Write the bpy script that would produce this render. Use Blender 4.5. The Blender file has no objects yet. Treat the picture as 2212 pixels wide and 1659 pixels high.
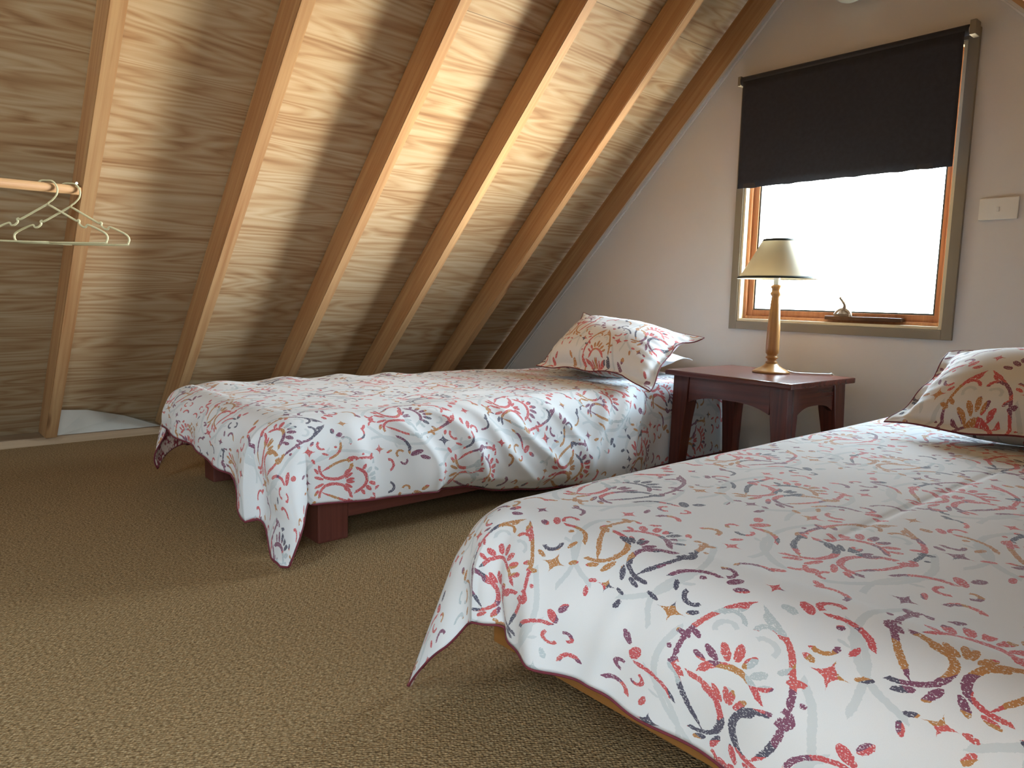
import bpy, bmesh, math, random
import numpy as np
from mathutils import Vector, Matrix

# ------------------------------------------------------------------ camera, world, light, exposure
S = bpy.context.scene
COL = S.collection
PI = math.pi
cam_d = bpy.data.cameras.new('camera')
cam = bpy.data.objects.new('camera', cam_d)
COL.objects.link(cam)
S.camera = cam
cam_d.sensor_fit = 'HORIZONTAL'
cam_d.sensor_width = 36.0
cam_d.lens = 36.0 * 1560.0 / 2212.0
cam_d.clip_start = 0.02
cam_d.clip_end = 200
_r = Vector((0.65866, 0.75211, 0.02219))      # image right
_d = Vector((0.10605, -0.06359, -0.99233))    # image down
_f = Vector((-0.74493, 0.65596, -0.12165))    # forward
_M = Matrix((_r, -_d, -_f)).transposed().to_4x4()
_M.translation = Vector((0, 0, 0.70))
cam.matrix_world = _M

W = bpy.data.worlds.new('World')
S.world = W
W.use_nodes = True
wn = W.node_tree
wn.nodes.clear()
w_out = wn.nodes.new('ShaderNodeOutputWorld')
w_bg = wn.nodes.new('ShaderNodeBackground')
w_tc = wn.nodes.new('ShaderNodeTexCoord')
w_sep = wn.nodes.new('ShaderNodeSeparateXYZ')
w_mr = wn.nodes.new('ShaderNodeMapRange')
w_rmp = wn.nodes.new('ShaderNodeValToRGB')
wn.links.new(w_tc.outputs['Generated'], w_sep.inputs[0])
wn.links.new(w_sep.outputs['Z'], w_mr.inputs['Value'])
w_mr.inputs['From Min'].default_value = -1
w_mr.inputs['From Max'].default_value = 1
wn.links.new(w_mr.outputs[0], w_rmp.inputs[0])
e = w_rmp.color_ramp.elements
e[0].position = 0.40; e[0].color = (1.0, 0.90, 0.74, 1)
e[1].position = 0.78; e[1].color = (0.62, 0.82, 1.0, 1)
m_ = w_rmp.color_ramp.elements.new(0.5); m_.color = (0.90, 0.93, 0.96, 1)
wn.links.new(w_rmp.outputs[0], w_bg.inputs['Color'])
# hazy bright part of the sky low to the right of the window axis
w_dot = wn.nodes.new('ShaderNodeVectorMath'); w_dot.operation = 'DOT_PRODUCT'
w_dot.inputs[1].default_value = Vector((0.52, 0.85, -0.08)).normalized()
w_nrm = wn.nodes.new('ShaderNodeVectorMath'); w_nrm.operation = 'NORMALIZE'
wn.links.new(w_tc.outputs['Generated'], w_nrm.inputs[0]); wn.links.new(w_nrm.outputs[0], w_dot.inputs[0])
w_mx = wn.nodes.new('ShaderNodeMath'); w_mx.operation = 'MAXIMUM'; w_mx.inputs[1].default_value = 0.0
w_pw = wn.nodes.new('ShaderNodeMath'); w_pw.operation = 'POWER'; w_pw.inputs[1].default_value = 13.0
w_st = wn.nodes.new('ShaderNodeMath'); w_st.operation = 'MULTIPLY_ADD'
w_st.inputs[1].default_value = 110.0
w_st.inputs[2].default_value = 22.0
wn.links.new(w_dot.outputs['Value'], w_mx.inputs[0]); wn.links.new(w_mx.outputs[0], w_pw.inputs[0])
wn.links.new(w_pw.outputs[0], w_st.inputs[0]); wn.links.new(w_st.outputs[0], w_bg.inputs['Strength'])
wn.links.new(w_bg.outputs[0], w_out.inputs[0])

vs = S.view_settings
S.display_settings.display_device = 'sRGB'
vs.view_transform = 'Standard'
vs.look = 'None'
vs.exposure = 0.62
vs.gamma = 1.0
vs.use_curve_mapping = False
S.cycles.use_denoising = True
S.cycles.use_adaptive_sampling = True
S.cycles.adaptive_threshold = 0.025
S.cycles.max_bounces = 8
S.cycles.diffuse_bounces = 2
S.cycles.sample_clamp_indirect = 8.0
S.cycles.caustics_reflective = False
S.cycles.caustics_refractive = False


def portal(name, loc, rot, sx, sy):
    l = bpy.data.lights.new(name, 'AREA')
    l.shape = 'RECTANGLE'; l.size = sx; l.size_y = sy
    l.cycles.is_portal = True
    o = bpy.data.objects.new(name, l)
    COL.objects.link(o)
    o.location = loc; o.rotation_euler = rot
    return o


# ------------------------------------------------------------------ room numbers
YW = 3.0            # far gable wall
YB = -2.6           # near gable wall (behind the camera)
XL = -3.696         # inner rafter plane meets the floor, left
XR = 0.88           # same, right
XC = (XL + XR) / 2
ZR = (XR - XL) / 2  # ridge height of the inner rafter planes
DEP = 0.130         # rafter depth
S2 = math.sqrt(2)
WX0, WX1, WZ0, WZ1 = -1.835, -0.975, 0.607, 1.639        # far window opening
# two roof lights in the right slope, beside and behind the camera: (y0, y1, z0, z1)
ROOFL = [(-0.455, 0.005, 0.36, 1.02), (-1.38, -0.53, 1.62, 1.98)]

portal('window_portal', ((WX0 + WX1) / 2, YW + 0.16, (WZ0 + WZ1) / 2), (-PI / 2, 0, 0), WX1 - WX0, WZ1 - WZ0)


# ------------------------------------------------------------------ helpers
def link(name, me, m=None, parent=None, mats=None):
    o = bpy.data.objects.new(name, me)
    COL.objects.link(o)
    if m is not None:
        me.materials.append(m)
    for x in (mats or []):
        me.materials.append(x)
    if parent is not None:
        o.parent = parent
    return o


def obj(name, bm, m=None, parent=None, smooth=False, mats=None):
    me = bpy.data.meshes.new(name)
    bmesh.ops.recalc_face_normals(bm, faces=bm.faces)
    bm.to_mesh(me)
    bm.free()
    if smooth:
        for p in me.polygons:
            p.use_smooth = True
    return link(name, me, m, parent, mats)


def tag(o, label, cat, group=None, kind=None):
    o['label'] = label
    o['category'] = cat
    if group: o['group'] = group
    if kind: o['kind'] = kind
    return o


def struct(o, label=None):
    o['kind'] = 'structure'
    if label: o['label'] = label
    return o


def empty(name, loc, rz=0.0):
    o = bpy.data.objects.new(name, None)
    COL.objects.link(o)
    o.location = loc
    o.rotation_euler = (0, 0, rz)
    o.empty_display_size = 0.05
    return o


def bx(bm, a, b, bev=0.0, M=None):
    """axis aligned box from corner a to corner b, optionally bevelled and moved by M"""
    c = [(a[i] + b[i]) / 2 for i in range(3)]
    s = [abs(b[i] - a[i]) for i in range(3)]
    r = bmesh.ops.create_cube(bm, size=1.0)
    vsx = r['verts']
    for v in vsx:
        v.co = Vector((c[0] + v.co.x * s[0], c[1] + v.co.y * s[1], c[2] + v.co.z * s[2]))
    if bev > 0:
        es = list({ed for v in vsx for ed in v.link_edges})
        rb = bmesh.ops.bevel(bm, geom=es, offset=bev, segments=2, affect='EDGES', profile=0.7)
        vsx = list({v for f in rb['faces'] for v in f.verts} | {v for v in vsx if v.is_valid})
    if M is not None:
        for v in vsx:
            v.co = M @ v.co
    return vsx


def prism(bm, pts, y0, y1):
    """polygon pts (x,z) extruded along y"""
    A = [bm.verts.new((p[0], y0, p[1])) for p in pts]
    B = [bm.verts.new((p[0], y1, p[1])) for p in pts]
    bm.faces.new(A)
    bm.faces.new(B[::-1])
    n = len(pts)
    for i in range(n):
        j = (i + 1) % n
        bm.faces.new((A[i], B[i], B[j], A[j]))


def poly_extrude(bm, pts, vec):
    A = [bm.verts.new(p) for p in pts]
    B = [bm.verts.new(Vector(p) + Vector(vec)) for p in pts]
    bm.faces.new(A)
    bm.faces.new(B[::-1])
    n = len(pts)
    for i in range(n):
        j = (i + 1) % n
        bm.faces.new((A[i], B[i], B[j], A[j]))


def lathe(bm, prof, seg=32, cx=0, cy=0, close=True):
    rings = []
    for r, z in prof:
        rings.append([bm.verts.new((cx + r * math.cos(2 * PI * k / seg), cy + r * math.sin(2 * PI * k / seg), z)) for k in range(seg)])
    for a, b in zip(rings, rings[1:]):
        for k in range(seg):
            bm.faces.new((a[k], a[(k + 1) % seg], b[(k + 1) % seg], b[k]))
    if close:
        bm.faces.new(rings[0][::-1])
        bm.faces.new(rings[-1])


def tube(bm, pts, r, seg=8, closed=False):
    pts = [Vector(p) for p in pts]
    n = len(pts)
    rings = []
    up = None
    for i, p in enumerate(pts):
        a = pts[(i - 1) % n] if (closed or i > 0) else pts[i]
        b = pts[(i + 1) % n] if (closed or i < n - 1) else pts[i]
        t = (b - a)
        if t.length < 1e-9: t = Vector((0, 0, 1))
        t.normalize()
        if up is None:
            up = Vector((0, 0, 1)) if abs(t.z) < 0.9 else Vector((1, 0, 0))
        s = t.cross(up)
        if s.length < 1e-6: s = t.cross(Vector((0, 1, 0)))
        s.normalize()
        up = s.cross(t).normalized()
        rr = r[i] if isinstance(r, (list, tuple)) else r
        rings.append([bm.verts.new(p + rr * (math.cos(2 * PI * k / seg) * s + math.sin(2 * PI * k / seg) * up)) for k in range(seg)])
    m = n if closed else n - 1
    for i in range(m):
        a, b = rings[i], rings[(i + 1) % n]
        for k in range(seg):
            bm.faces.new((a[k], a[(k + 1) % seg], b[(k + 1) % seg], b[k]))
    if not closed:
        bm.faces.new(rings[0][::-1])
        bm.faces.new(rings[-1])


def smooth_path(pts, k=8):
    """Catmull-Rom through pts"""
    P = [Vector(p) for p in pts]
    P = [2 * P[0] - P[1]] + P + [2 * P[-1] - P[-2]]
    out = []
    for i in range(1, len(P) - 2):
        for j in range(k):
            t = j / k
            a, b, c, d = P[i - 1], P[i], P[i + 1], P[i + 2]
            out.append(0.5 * ((2 * b) + (c - a) * t + (2 * a - 5 * b + 4 * c - d) * t * t + (3 * b - a - 3 * c + d) * t ** 3))
    out.append(P[-2])
    return out


# ------------------------------------------------------------------ materials
class NT:
    def __init__(self, name):
        self.mat = bpy.data.materials.new(name)
        self.mat.use_nodes = True
        self.t = self.mat.node_tree
        self.t.nodes.clear()
        self.out = self.t.nodes.new('ShaderNodeOutputMaterial')
        self.b = self.t.nodes.new('ShaderNodeBsdfPrincipled')
        self.t.links.new(self.b.outputs[0], self.out.inputs[0])

    def n(self, typ, **kw):
        nd = self.t.nodes.new(typ)
        for k, v in kw.items():
            setattr(nd, k, v)
        return nd

    def put(self, sock, v):
        if v is None: return
        if isinstance(v, bpy.types.NodeSocket):
            self.t.links.new(v, sock)
        else:
            sock.default_value = v

    def m(self, op, a, b=None, c=None, clamp=False):
        nd = self.n('ShaderNodeMath', operation=op, use_clamp=clamp)
        self.put(nd.inputs[0], a); self.put(nd.inputs[1], b); self.put(nd.inputs[2], c)
        return nd.outputs[0]

    def v(self, op, a, b=None, scale=None):
        nd = self.n('ShaderNodeVectorMath', operation=op)
        self.put(nd.inputs[0], a); self.put(nd.inputs[1], b)
        if scale is not None: self.put(nd.inputs['Scale'], scale)
        return nd.outputs['Value'] if op in ('DOT_PRODUCT', 'DISTANCE', 'LENGTH') else nd.outputs[0]

    def coord(self, kind='Object'):
        return self.n('ShaderNodeTexCoord').outputs[kind]

    def mapping(self, vec, scale=(1, 1, 1), rot=(0, 0, 0), loc=(0, 0, 0)):
        nd = self.n('ShaderNodeMapping')
        self.put(nd.inputs['Vector'], vec)
        nd.inputs['Scale'].default_value = scale
        nd.inputs['Rotation'].default_value = rot
        nd.inputs['Location'].default_value = loc
        return nd.outputs[0]

    def noise(self, vec, scale, detail=3.0, rough=0.5, dist=0.0, color=False):
        nd = self.n('ShaderNodeTexNoise')
        self.put(nd.inputs['Vector'], vec)
        nd.inputs['Scale'].default_value = scale
        nd.inputs['Detail'].default_value = detail
        nd.inputs['Roughness'].default_value = rough
        nd.inputs['Distortion'].default_value = dist
        return nd.outputs['Color' if color else 0]

    def ramp(self, fac, stops, interp='LINEAR'):
        nd = self.n('ShaderNodeValToRGB')
        self.put(nd.inputs[0], fac)
        cr = nd.color_ramp
        cr.interpolation = interp
        while len(cr.elements) < len(stops):
            cr.elements.new(0.5)
        for el, (p, c) in zip(cr.elements, stops):
            el.position = p
            el.color = (c[0], c[1], c[2], 1)
        return nd.outputs[0]

    def mix(self, fac, a, b, blend='MIX'):
        nd = self.n('ShaderNodeMix', data_type='RGBA', blend_type=blend)
        self.put(nd.inputs[0], fac)
        for s, val in ((nd.inputs[6], a), (nd.inputs[7], b)):
            if isinstance(val, tuple): val = (val[0], val[1], val[2], 1)
            self.put(s, val)
        return nd.outputs[2]

    def bump(self, h, strength, dist=0.01):
        nd = self.n('ShaderNodeBump')
        nd.inputs['Strength'].default_value = strength
        nd.inputs['Distance'].default_value = dist
        self.put(nd.inputs['Height'], h)
        self.t.links.new(nd.outputs[0], self.b.inputs['Normal'])

    def base(self, c, rough=0.6, **kw):
        if isinstance(c, tuple): c = (c[0], c[1], c[2], 1)
        self.put(self.b.inputs['Base Color'], c)
        self.put(self.b.inputs['Roughness'], rough)
        for k, val in kw.items():
            self.put(self.b.inputs[k.replace('_', ' ')], val)
        return self.mat


def simple(name, c, rough=0.6, var=0.06, nscale=12, **kw):
    t = NT(name)
    f = t.noise(t.coord(), nscale, 4)
    lo = tuple(x * (1 - var) for x in c); hi = tuple(min(1, x * (1 + var)) for x in c)
    return t.base(t.ramp(f, [(0.3, lo), (0.7, hi)]), rough, **kw)


def mat_plywood():
    t = NT('plywood')
    uv = t.coord('UV')                               # u along the room, v up the slope, in metres
    # rotary cut figure: contour lines of a stretched noise field
    f0 = t.noise(t.mapping(uv, (0.75, 7.0, 1)), 1.0, 2, 0.42, 0.25)
    rings = t.m('FRACT', t.m('MULTIPLY', f0, 17.0))
    saw = t.m('ABSOLUTE', t.m('SUBTRACT', rings, 0.5))
    fine = t.noise(t.mapping(uv, (2.0, 80, 1)), 1.0, 4, 0.6)
    mid = t.noise(t.mapping(uv, (1.2, 22, 1)), 1.0, 4, 0.6, 0.4)
    mix1 = t.m('ADD', t.m('MULTIPLY', saw, 0.50), t.m('MULTIPLY', mid, 0.90))
    mix2 = t.m('ADD', mix1, t.m('MULTIPLY', fine, 0.28))
    col = t.ramp(mix2, [(0.42, (0.26, 0.135, 0.060)), (0.58, (0.40, 0.250, 0.130)), (0.72, (0.50, 0.365, 0.215)), (0.92, (0.60, 0.49, 0.33))])
    sp = t.n('ShaderNodeSeparateXYZ')
    t.put(sp.inputs[0], uv)
    j1 = t.m('MULTIPLY', t.m('COMPARE', sp.outputs[1], -0.328, 0.0014), t.m('COMPARE', sp.outputs[0], 1.8, 0.25))
    j2 = t.m('MULTIPLY', t.m('COMPARE', sp.outputs[1], -0.137, 0.0014), t.m('COMPARE', sp.outputs[0], 2.55, 0.5))
    col = t.mix(t.m('MULTIPLY', t.m('ADD', j1, j2), 0.75), col, (0.06, 0.03, 0.015))
    big = t.noise(uv, 1.3, 2)
    col = t.mix(t.m('MULTIPLY', big, 0.35), col, (0.42, 0.25, 0.13))
    t.bump(t.m('ADD', fine, mid), 0.15, 0.002)
    return t.base(col, 0.62)


def mat_pine(name, c0, c1, knot=True):
    t = NT(name)
    uv = t.coord('UV')                               # v along the grain
    g = t.noise(t.mapping(uv, (60, 1.5, 1)), 1.0, 4, 0.6, 0.3)
    g2 = t.noise(t.mapping(uv, (9, 0.6, 1)), 1.0, 2, 0.5, 0.5)
    col = t.ramp(t.m('ADD', t.m('MULTIPLY', g, 0.6), t.m('MULTIPLY', g2, 0.4)), [(0.35, c0), (0.62, c1)])
    if knot:
        vr = t.n('ShaderNodeTexVoronoi')
        t.put(vr.inputs['Vector'], t.mapping(uv, (6.0, 1.3, 1)))
        vr.inputs['Scale'].default_value = 1.0
        k = t.ramp(vr.outputs['Distance'], [(0.05, (1, 1, 1)), (0.10, (0, 0, 0))])
        col = t.mix(t.m('MULTIPLY', k, 0.7), col, (c0[0] * 0.35, c0[1] * 0.3, c0[2] * 0.3))
    t.bump(g, 0.1, 0.001)
    return t.base(col, 0.6)


def mat_carpet():
    t = NT('carpet')
    co = t.coord()
    vr = t.n('ShaderNodeTexVoronoi')
    t.put(vr.inputs['Vector'], t.mapping(co, (1, 1.0, 1), (0, 0, 0.6)))
    vr.inputs['Scale'].default_value = 190
    vr.inputs['Randomness'].default_value = 0.55
    n1 = t.noise(co, 160, 3, 0.7)
    n2 = t.noise(co, 2.2, 2)
    c = t.ramp(n1, [(0.32, (0.185, 0.100, 0.038)), (0.5, (0.42, 0.255, 0.115)), (0.68, (0.64, 0.43, 0.225))])
    c = t.mix(0.6, c, t.ramp(vr.outputs['Distance'], [(0.0, (1, 1, 1)), (0.75, (0.35, 0.35, 0.35))]), 'MULTIPLY')
    c = t.mix(t.m('MULTIPLY', n2, 0.25), c, (0.17, 0.115, 0.06))
    t.bump(t.m('SUBTRACT', t.m('MULTIPLY', n1, 0.6), vr.outputs['Distance']), 0.7, 0.006)
    return t.base(c, 0.95, Specular_IOR_Level=0.15)


def mat_paint(name, c, rough=0.7):
    t = NT(name)
    co = t.coord()
    f = t.noise(co, 3, 4, 0.6)
    col = t.ramp(f, [(0.3, tuple(x * 0.96 for x in c)), (0.7, c)])
    t.bump(t.noise(co, 260, 2), 0.08, 0.001)
    return t.base(col, rough)


def mat_fabric(reverse=False, name='printed_cotton', tint=(0.80, 0.80, 0.81), off=(0, 0), weight=1.0):
    """damask print: strokes, petals, stars and scrolls in a mirrored half-drop repeat"""
    t = NT(name)
    uv0 = t.coord('UV')
    uvm = t.mapping(uv0, (1.22, 1.22, 1), (0, 0, 0), (off[0], off[1], 0))
    nz = t.v('SUBTRACT', t.noise(uvm, 170, 2, 0.6, color=True), (0.5, 0.5, 0.5))
    nz2 = t.v('SUBTRACT', t.noise(uvm, 9, 1, 0.5, color=True), (0.5, 0.5, 0.5))
    p0 = t.v('ADD', uvm, t.v('ADD', t.v('SCALE', nz, None, 0.0055), t.v('SCALE', nz2, None, 0.020)))
    sep = t.n('ShaderNodeSeparateXYZ')
    t.put(sep.inputs[0], p0)
    TX, TY = 0.50, 0.52
    fx = t.m('PINGPONG', sep.outputs[0], TX / 2)
    fy = t.m('WRAP', sep.outputs[1], 0.0, TY) if False else t.m('FLOORED_MODULO', sep.outputs[1], TY)
    cmb = t.n('ShaderNodeCombineXYZ')
    t.put(cmb.inputs[0], fx); t.put(cmb.inputs[1], fy)
    p = cmb.outputs[0]

    def ell(cx, cy, rx, ry, deg):
        a = math.radians(deg)
        A = (math.cos(a) / rx, math.sin(a) / rx, 0)
        B = (-math.sin(a) / ry, math.cos(a) / ry, 0)
        da = t.m('ADD', t.v('DOT_PRODUCT', p, A), -(cx * A[0] + cy * A[1]))
        db = t.m('ADD', t.v('DOT_PRODUCT', p, B), -(cx * B[0] + cy * B[1]))
        return t.m('MULTIPLY_ADD', da, da, t.m('MULTIPLY', db, db))

    def arc(cx, cy, r, w, deg, cut):
        """ring of radius r, kept where the direction is within the half plane facing deg, shifted by cut"""
        d = t.v('DISTANCE', p, (cx, cy, 0))
        q = t.m('ABSOLUTE', t.m('MULTIPLY', t.m('SUBTRACT', d, r), 1.0 / w))
        a = math.radians(deg)
        nn = (-math.cos(a), -math.sin(a), 0)
        hp = t.m('MULTIPLY_ADD', t.v('DOT_PRODUCT', p, nn), 60.0, 60.0 * (cx * math.cos(a) + cy * math.sin(a) + cut) + 1.0)
        return t.m('MAXIMUM', q, hp)

    def star(cx, cy, s):
        d = t.v('ABSOLUTE', t.v('SUBTRACT', p, (cx, cy, 0)))
        sp = t.n('ShaderNodeSeparateXYZ')
        t.put(sp.inputs[0], d)
        return t.m('MULTIPLY', t.m('ADD', t.m('SQRT', sp.outputs[0]), t.m('SQRT', sp.outputs[1])), 1.0 / math.sqrt(s))

    def fold(L):
        acc = L[0]()
        for q in L[1:]:
            acc = t.m('MINIMUM', acc, q())
        return acc
    E, A_, ST = (lambda *a: (lambda: ell(*a))), (lambda *a: (lambda: arc(*a))), (lambda *a: (lambda: star(*a)))
    H = TX / 2
    ink, pale = [], []
    # palmette A on the x=0 axis, palmette B on the x=TX/2 axis (half drop)
    for ax, sg, y0, alt in ((0.0, 1, 0.16, 0), (H, -1, 0.42, 1)):
        X = lambda d: ax + sg * d
        D = lambda deg: deg if sg > 0 else 180 - deg
        # crest of petals
        for k, (dx, dy, rx, ry, an) in enumerate(((0.0, 0.098, 0.008, 0.018, 0), (0.020, 0.090, 0.0075, 0.017, -25),
                                                  (0.039, 0.076, 0.0075, 0.015, -48), (0.054, 0.058, 0.006, 0.012, -62))):
            ink.append(E(X(dx), y0 + dy, rx, ry, D(an) if sg > 0 else -an))
        # curved bars under the crest
        ink.append(A_(X(0.0), y0 + 0.015, 0.052, 0.0058, D(62), 0.036))
        ink.append(A_(X(0.070), y0 - 0.045, 0.060, 0.0060, D(150), 0.030))
        # fan
        for k, an in enumerate((8, 36, 62)):
            rr = 0.034
            ink.append(E(X(rr * math.sin(math.radians(an))), y0 + rr * math.cos(math.radians(an)) - 0.022, 0.0058, 0.0165,
                         -an if sg > 0 else an))
        # scroll
        ink.append(A_(X(0.083), y0 + 0.020, 0.014, 0.0052, D(-20), -0.004))
        ink.append(E(X(0.083), y0 + 0.016, 0.0045, 0.0045, 0))
        # stems below
        ink.append(A_(X(0.060), y0 - 0.045, 0.052, 0.0048, D(215), 0.024))
        ink.append(E(X(0.016), y0 - 0.098, 0.006, 0.020, 22 * sg))
        ink.append(E(X(0.045), y0 - 0.108, 0.006, 0.014, 58 * sg))
        if alt:
            ink.append(ST(X(0.0), y0 - 0.145, 0.022))
            ink.append(E(X(0.03), y0 - 0.145, 0.005, 0.009, 70 * sg))
        else:
            ink.append(E(X(0.0), y0 - 0.135, 0.011, 0.011, 0))
            ink.append(A_(X(0.026), y0 - 0.135, 0.014, 0.0038, D(200), 0.0))
        ink.append(E(X(0.105), y0 + 0.055, 0.005, 0.005, 0))
        # outer ogee frame, broken into dashes
        ink.append(A_(X(-0.105), y0 + 0.045, 0.195, 0.0048, D(26), 0.172))
        ink.append(A_(X(-0.105), y0 + 0.045, 0.195, 0.0048, D(-22), 0.186))
        ink.append(A_(X(0.150), y0 - 0.075, 0.060, 0.0046, D(120), 0.042))
        ink.append(E(X(0.090), y0 + 0.088, 0.0065, 0.014, -70 * sg))
        ink.append(E(X(0.072), y0 + 0.100, 0.0060, 0.013, -50 * sg))
        pale.append(A_(X(-0.055), y0 + 0.0, 0.180, 0.0060, D(-14), 0.120))
        pale.append(A_(X(0.235), y0 - 0.13, 0.150, 0.0050, D(165), 0.118))
        for an in (25, 55, 85):
            pale.append(E(X(0.105 + 0.026 * math.cos(math.radians(an))), y0 - 0.075 + 0.026 * math.sin(math.radians(an)), 0.011, 0.0038, an if sg > 0 else 180 - an))
        pale.append(A_(X(0.032), y0 + 0.128, 0.017, 0.0045, D(60), 0.0))
        pale.append(E(X(0.0), y0 + 0.02, 0.009, 0.009, 0))
    # shared ornaments between the palmettes
    ink.append(ST(0.125, 0.285, 0.030))
    ink.append(ST(0.135, 0.025, 0.024))
    ink.append(E(0.165, 0.165, 0.010, 0.019, 35))
    ink.append(E(0.185, 0.190, 0.008, 0.015, -30))
    ink.append(A_(0.165, 0.110, 0.015, 0.0042, 220, -0.002))
    ink.append(A_(0.195, 0.120, 0.012, 0.0040, 20, -0.002))
    ink.append(A_(0.085, 0.425, 0.016, 0.0045, 140, -0.003))
    ink.append(E(0.060, 0.405, 0.009, 0.016, 40))
    ink.append(E(0.040, 0.385, 0.008, 0.013, 75))
    ink.append(A_(0.055, 0.470, 0.030, 0.0040, 60, 0.010))
    ink.append(E(0.110, 0.385, 0.006, 0.006, 0))
    ink.append(E(0.140, 0.345, 0.005, 0.014, -20))
    ink.append(A_(0.205, 0.055, 0.022, 0.0050, 100, 0.004))
    ink.append(A_(0.100, 0.335, 0.018, 0.0046, -60, 0.002))
    ink.append(E(0.215, 0.245, 0.0055, 0.013, 15))
    ink.append(E(0.090, 0.300, 0.0055, 0.012, 60))
    ink.append(E(0.165, 0.300, 0.0055, 0.012, -60))
    ink.append(E(0.150, 0.065, 0.0055, 0.013, 20))
    ink.append(E(0.020, 0.345, 0.006, 0.012, 30))
    ink.append(A_(0.030, 0.310, 0.020, 0.0046, 100, 0.004))
    ink.append(ST(0.0, 0.430, 0.022))
    ink.append(E(0.035, 0.505, 0.006, 0.014, 60))
    ink.append(E(0.210, 0.005, 0.006, 0.014, -40))
    qi = fold(ink)
    qp = fold(pale)
    mi = t.m('LESS_THAN', qi, 1.0)
    mp = t.m('LESS_THAN', qp, 1.0)
    worn = t.m('GREATER_THAN', t.noise(uvm, 330, 2, 0.6), 0.395)
    mi = t.m('MULTIPLY', mi, worn)
    vr = t.n('ShaderNodeTexVoronoi')
    t.put(vr.inputs['Vector'], t.v('ADD', uvm, t.v('SCALE', nz2, None, 0.10)))
    vr.inputs['Scale'].default_value = 13.5
    cs = t.n('ShaderNodeSeparateColor')
    t.put(cs.inputs[0], vr.outputs['Color'])
    ink_c = t.ramp(cs.outputs[0], [(0.0, (0.60, 0.055, 0.065)), (0.27, (0.50, 0.195, 0.030)), (0.50, (0.195, 0.030, 0.095)),
                                   (0.68, (0.045, 0.040, 0.085)), (0.82, (0.62, 0.075, 0.070)), (0.93, (0.50, 0.56, 0.58))], 'CONSTANT')
    weave = t.noise(t.mapping(uv0, (1, 1, 1)), 900, 2)
    ground = t.ramp(weave, [(0.3, tuple(x * 0.97 for x in tint)), (0.7, tint)])
    c1 = t.mix(t.m('MULTIPLY', mp, 0.50 * weight), ground, (0.50, 0.56, 0.58))
    c2 = t.mix(t.m('MULTIPLY', mi, 0.93 * weight), c1, ink_c)
    t.bump(t.noise(uv0, 420, 2), 0.05, 0.001)
    return t.base(c2, 0.85, Sheen_Weight=0.1)


def mat_reverse():
    t = NT('printed_cotton_reverse')
    uv = t.coord('UV')
    f = t.noise(uv, 60, 3, 0.6)
    f2 = t.noise(uv, 22, 2, 0.5)
    c = t.ramp(t.m('ADD', t.m('MULTIPLY', f, 0.6), t.m('MULTIPLY', f2, 0.4)), [(0.46, (0.24, 0.035, 0.045)), (0.52, (0.62, 0.46, 0.38))], 'LINEAR')
    return t.base(c, 0.9)


M_ply = mat_plywood()
M_pine = mat_pine('pine', (0.39, 0.18, 0.070), (0.57, 0.345, 0.165))
M_cedar = mat_pine('cedar', (0.30, 0.105, 0.038), (0.46, 0.185, 0.070), False)
M_plate = mat_pine('plate_timber', (0.26, 0.16, 0.09), (0.40, 0.27, 0.16), False)
M_bedpine = mat_pine('orange_pine', (0.34, 0.145, 0.035), (0.50, 0.235, 0.065), False)
M_carpet = mat_carpet()
M_wall = mat_paint('wall_paint', (0.70, 0.665, 0.635))
M_trimp = mat_paint('trim_paint', (0.64, 0.60, 0.56), 0.6)
M_trimw = mat_paint('trim_white', (0.85, 0.80, 0.76), 0.5)
M_casing = mat_paint('casing_paint', (0.235, 0.195, 0.140), 0.45)
M_casing_in = mat_paint('casing_inner', (0.72, 0.62, 0.42), 0.4)
M_white = simple('white_plastic', (0.72, 0.72, 0.68), 0.4, 0.03)
M_blind = simple('blind_fabric', (0.023, 0.024, 0.034), 0.85, 0.15, 60)
M_blindr = simple('blind_roller', (0.022, 0.026, 0.040), 0.5, 0.1, 20)
M_dark = simple('dark_gasket', (0.05, 0.06, 0.055), 0.6)
M_bronze = simple('bronze', (0.10, 0.055, 0.03), 0.35, 0.1, 30, Metallic=0.7)
M_mahog = mat_pine('mahogany', (0.060, 0.014, 0.010), (0.130, 0.030, 0.020), False)
M_mahog.node_tree.nodes['Principled BSDF'].inputs['Roughness'].default_value = 0.22
M_bedred = mat_pine('red_stain', (0.095, 0.022, 0.015), (0.170, 0.045, 0.030), False)
M_lampwood = mat_pine('lamp_wood', (0.29, 0.135, 0.040), (0.43, 0.215, 0.070), False)
M_lampwood.node_tree.nodes['Principled BSDF'].inputs['Roughness'].default_value = 0.28
M_shadetrim = simple('shade_trim', (0.035, 0.045, 0.04), 0.8)
M_sheet = simple('white_sheet', (0.80, 0.80, 0.82), 0.9, 0.02, 30)
M_hanger = simple('cream_plastic', (0.66, 0.60, 0.36), 0.4, 0.03)
M_wedge = simple('pale_fill', (0.46, 0.43, 0.38), 0.8, 0.08, 6)
M_pipe = simple('burgundy_piping', (0.16, 0.022, 0.035), 0.8, 0.08, 80)
M_globe = simple('opal_glass', (0.78, 0.84, 0.74), 0.25, 0.01)
M_print = mat_fabric()
M_print2 = mat_fabric(name='printed_cotton_far', off=(0.17, 0.31))
M_prev = mat_reverse()

t_ = NT('shade_cloth')
_tr = t_.n('ShaderNodeBsdfTranslucent'); _tr.inputs[0].default_value = (0.80, 0.72, 0.55, 1)
_mx = t_.n('ShaderNodeMixShader'); _mx.inputs[0].default_value = 0.30
t_.base((0.74, 0.70, 0.58), 0.9)
t_.t.links.new(t_.b.outputs[0], _mx.inputs[1]); t_.t.links.new(_tr.outputs[0], _mx.inputs[2])
t_.t.links.new(_mx.outputs[0], t_.out.inputs[0])
M_shade = t_.mat

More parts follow.
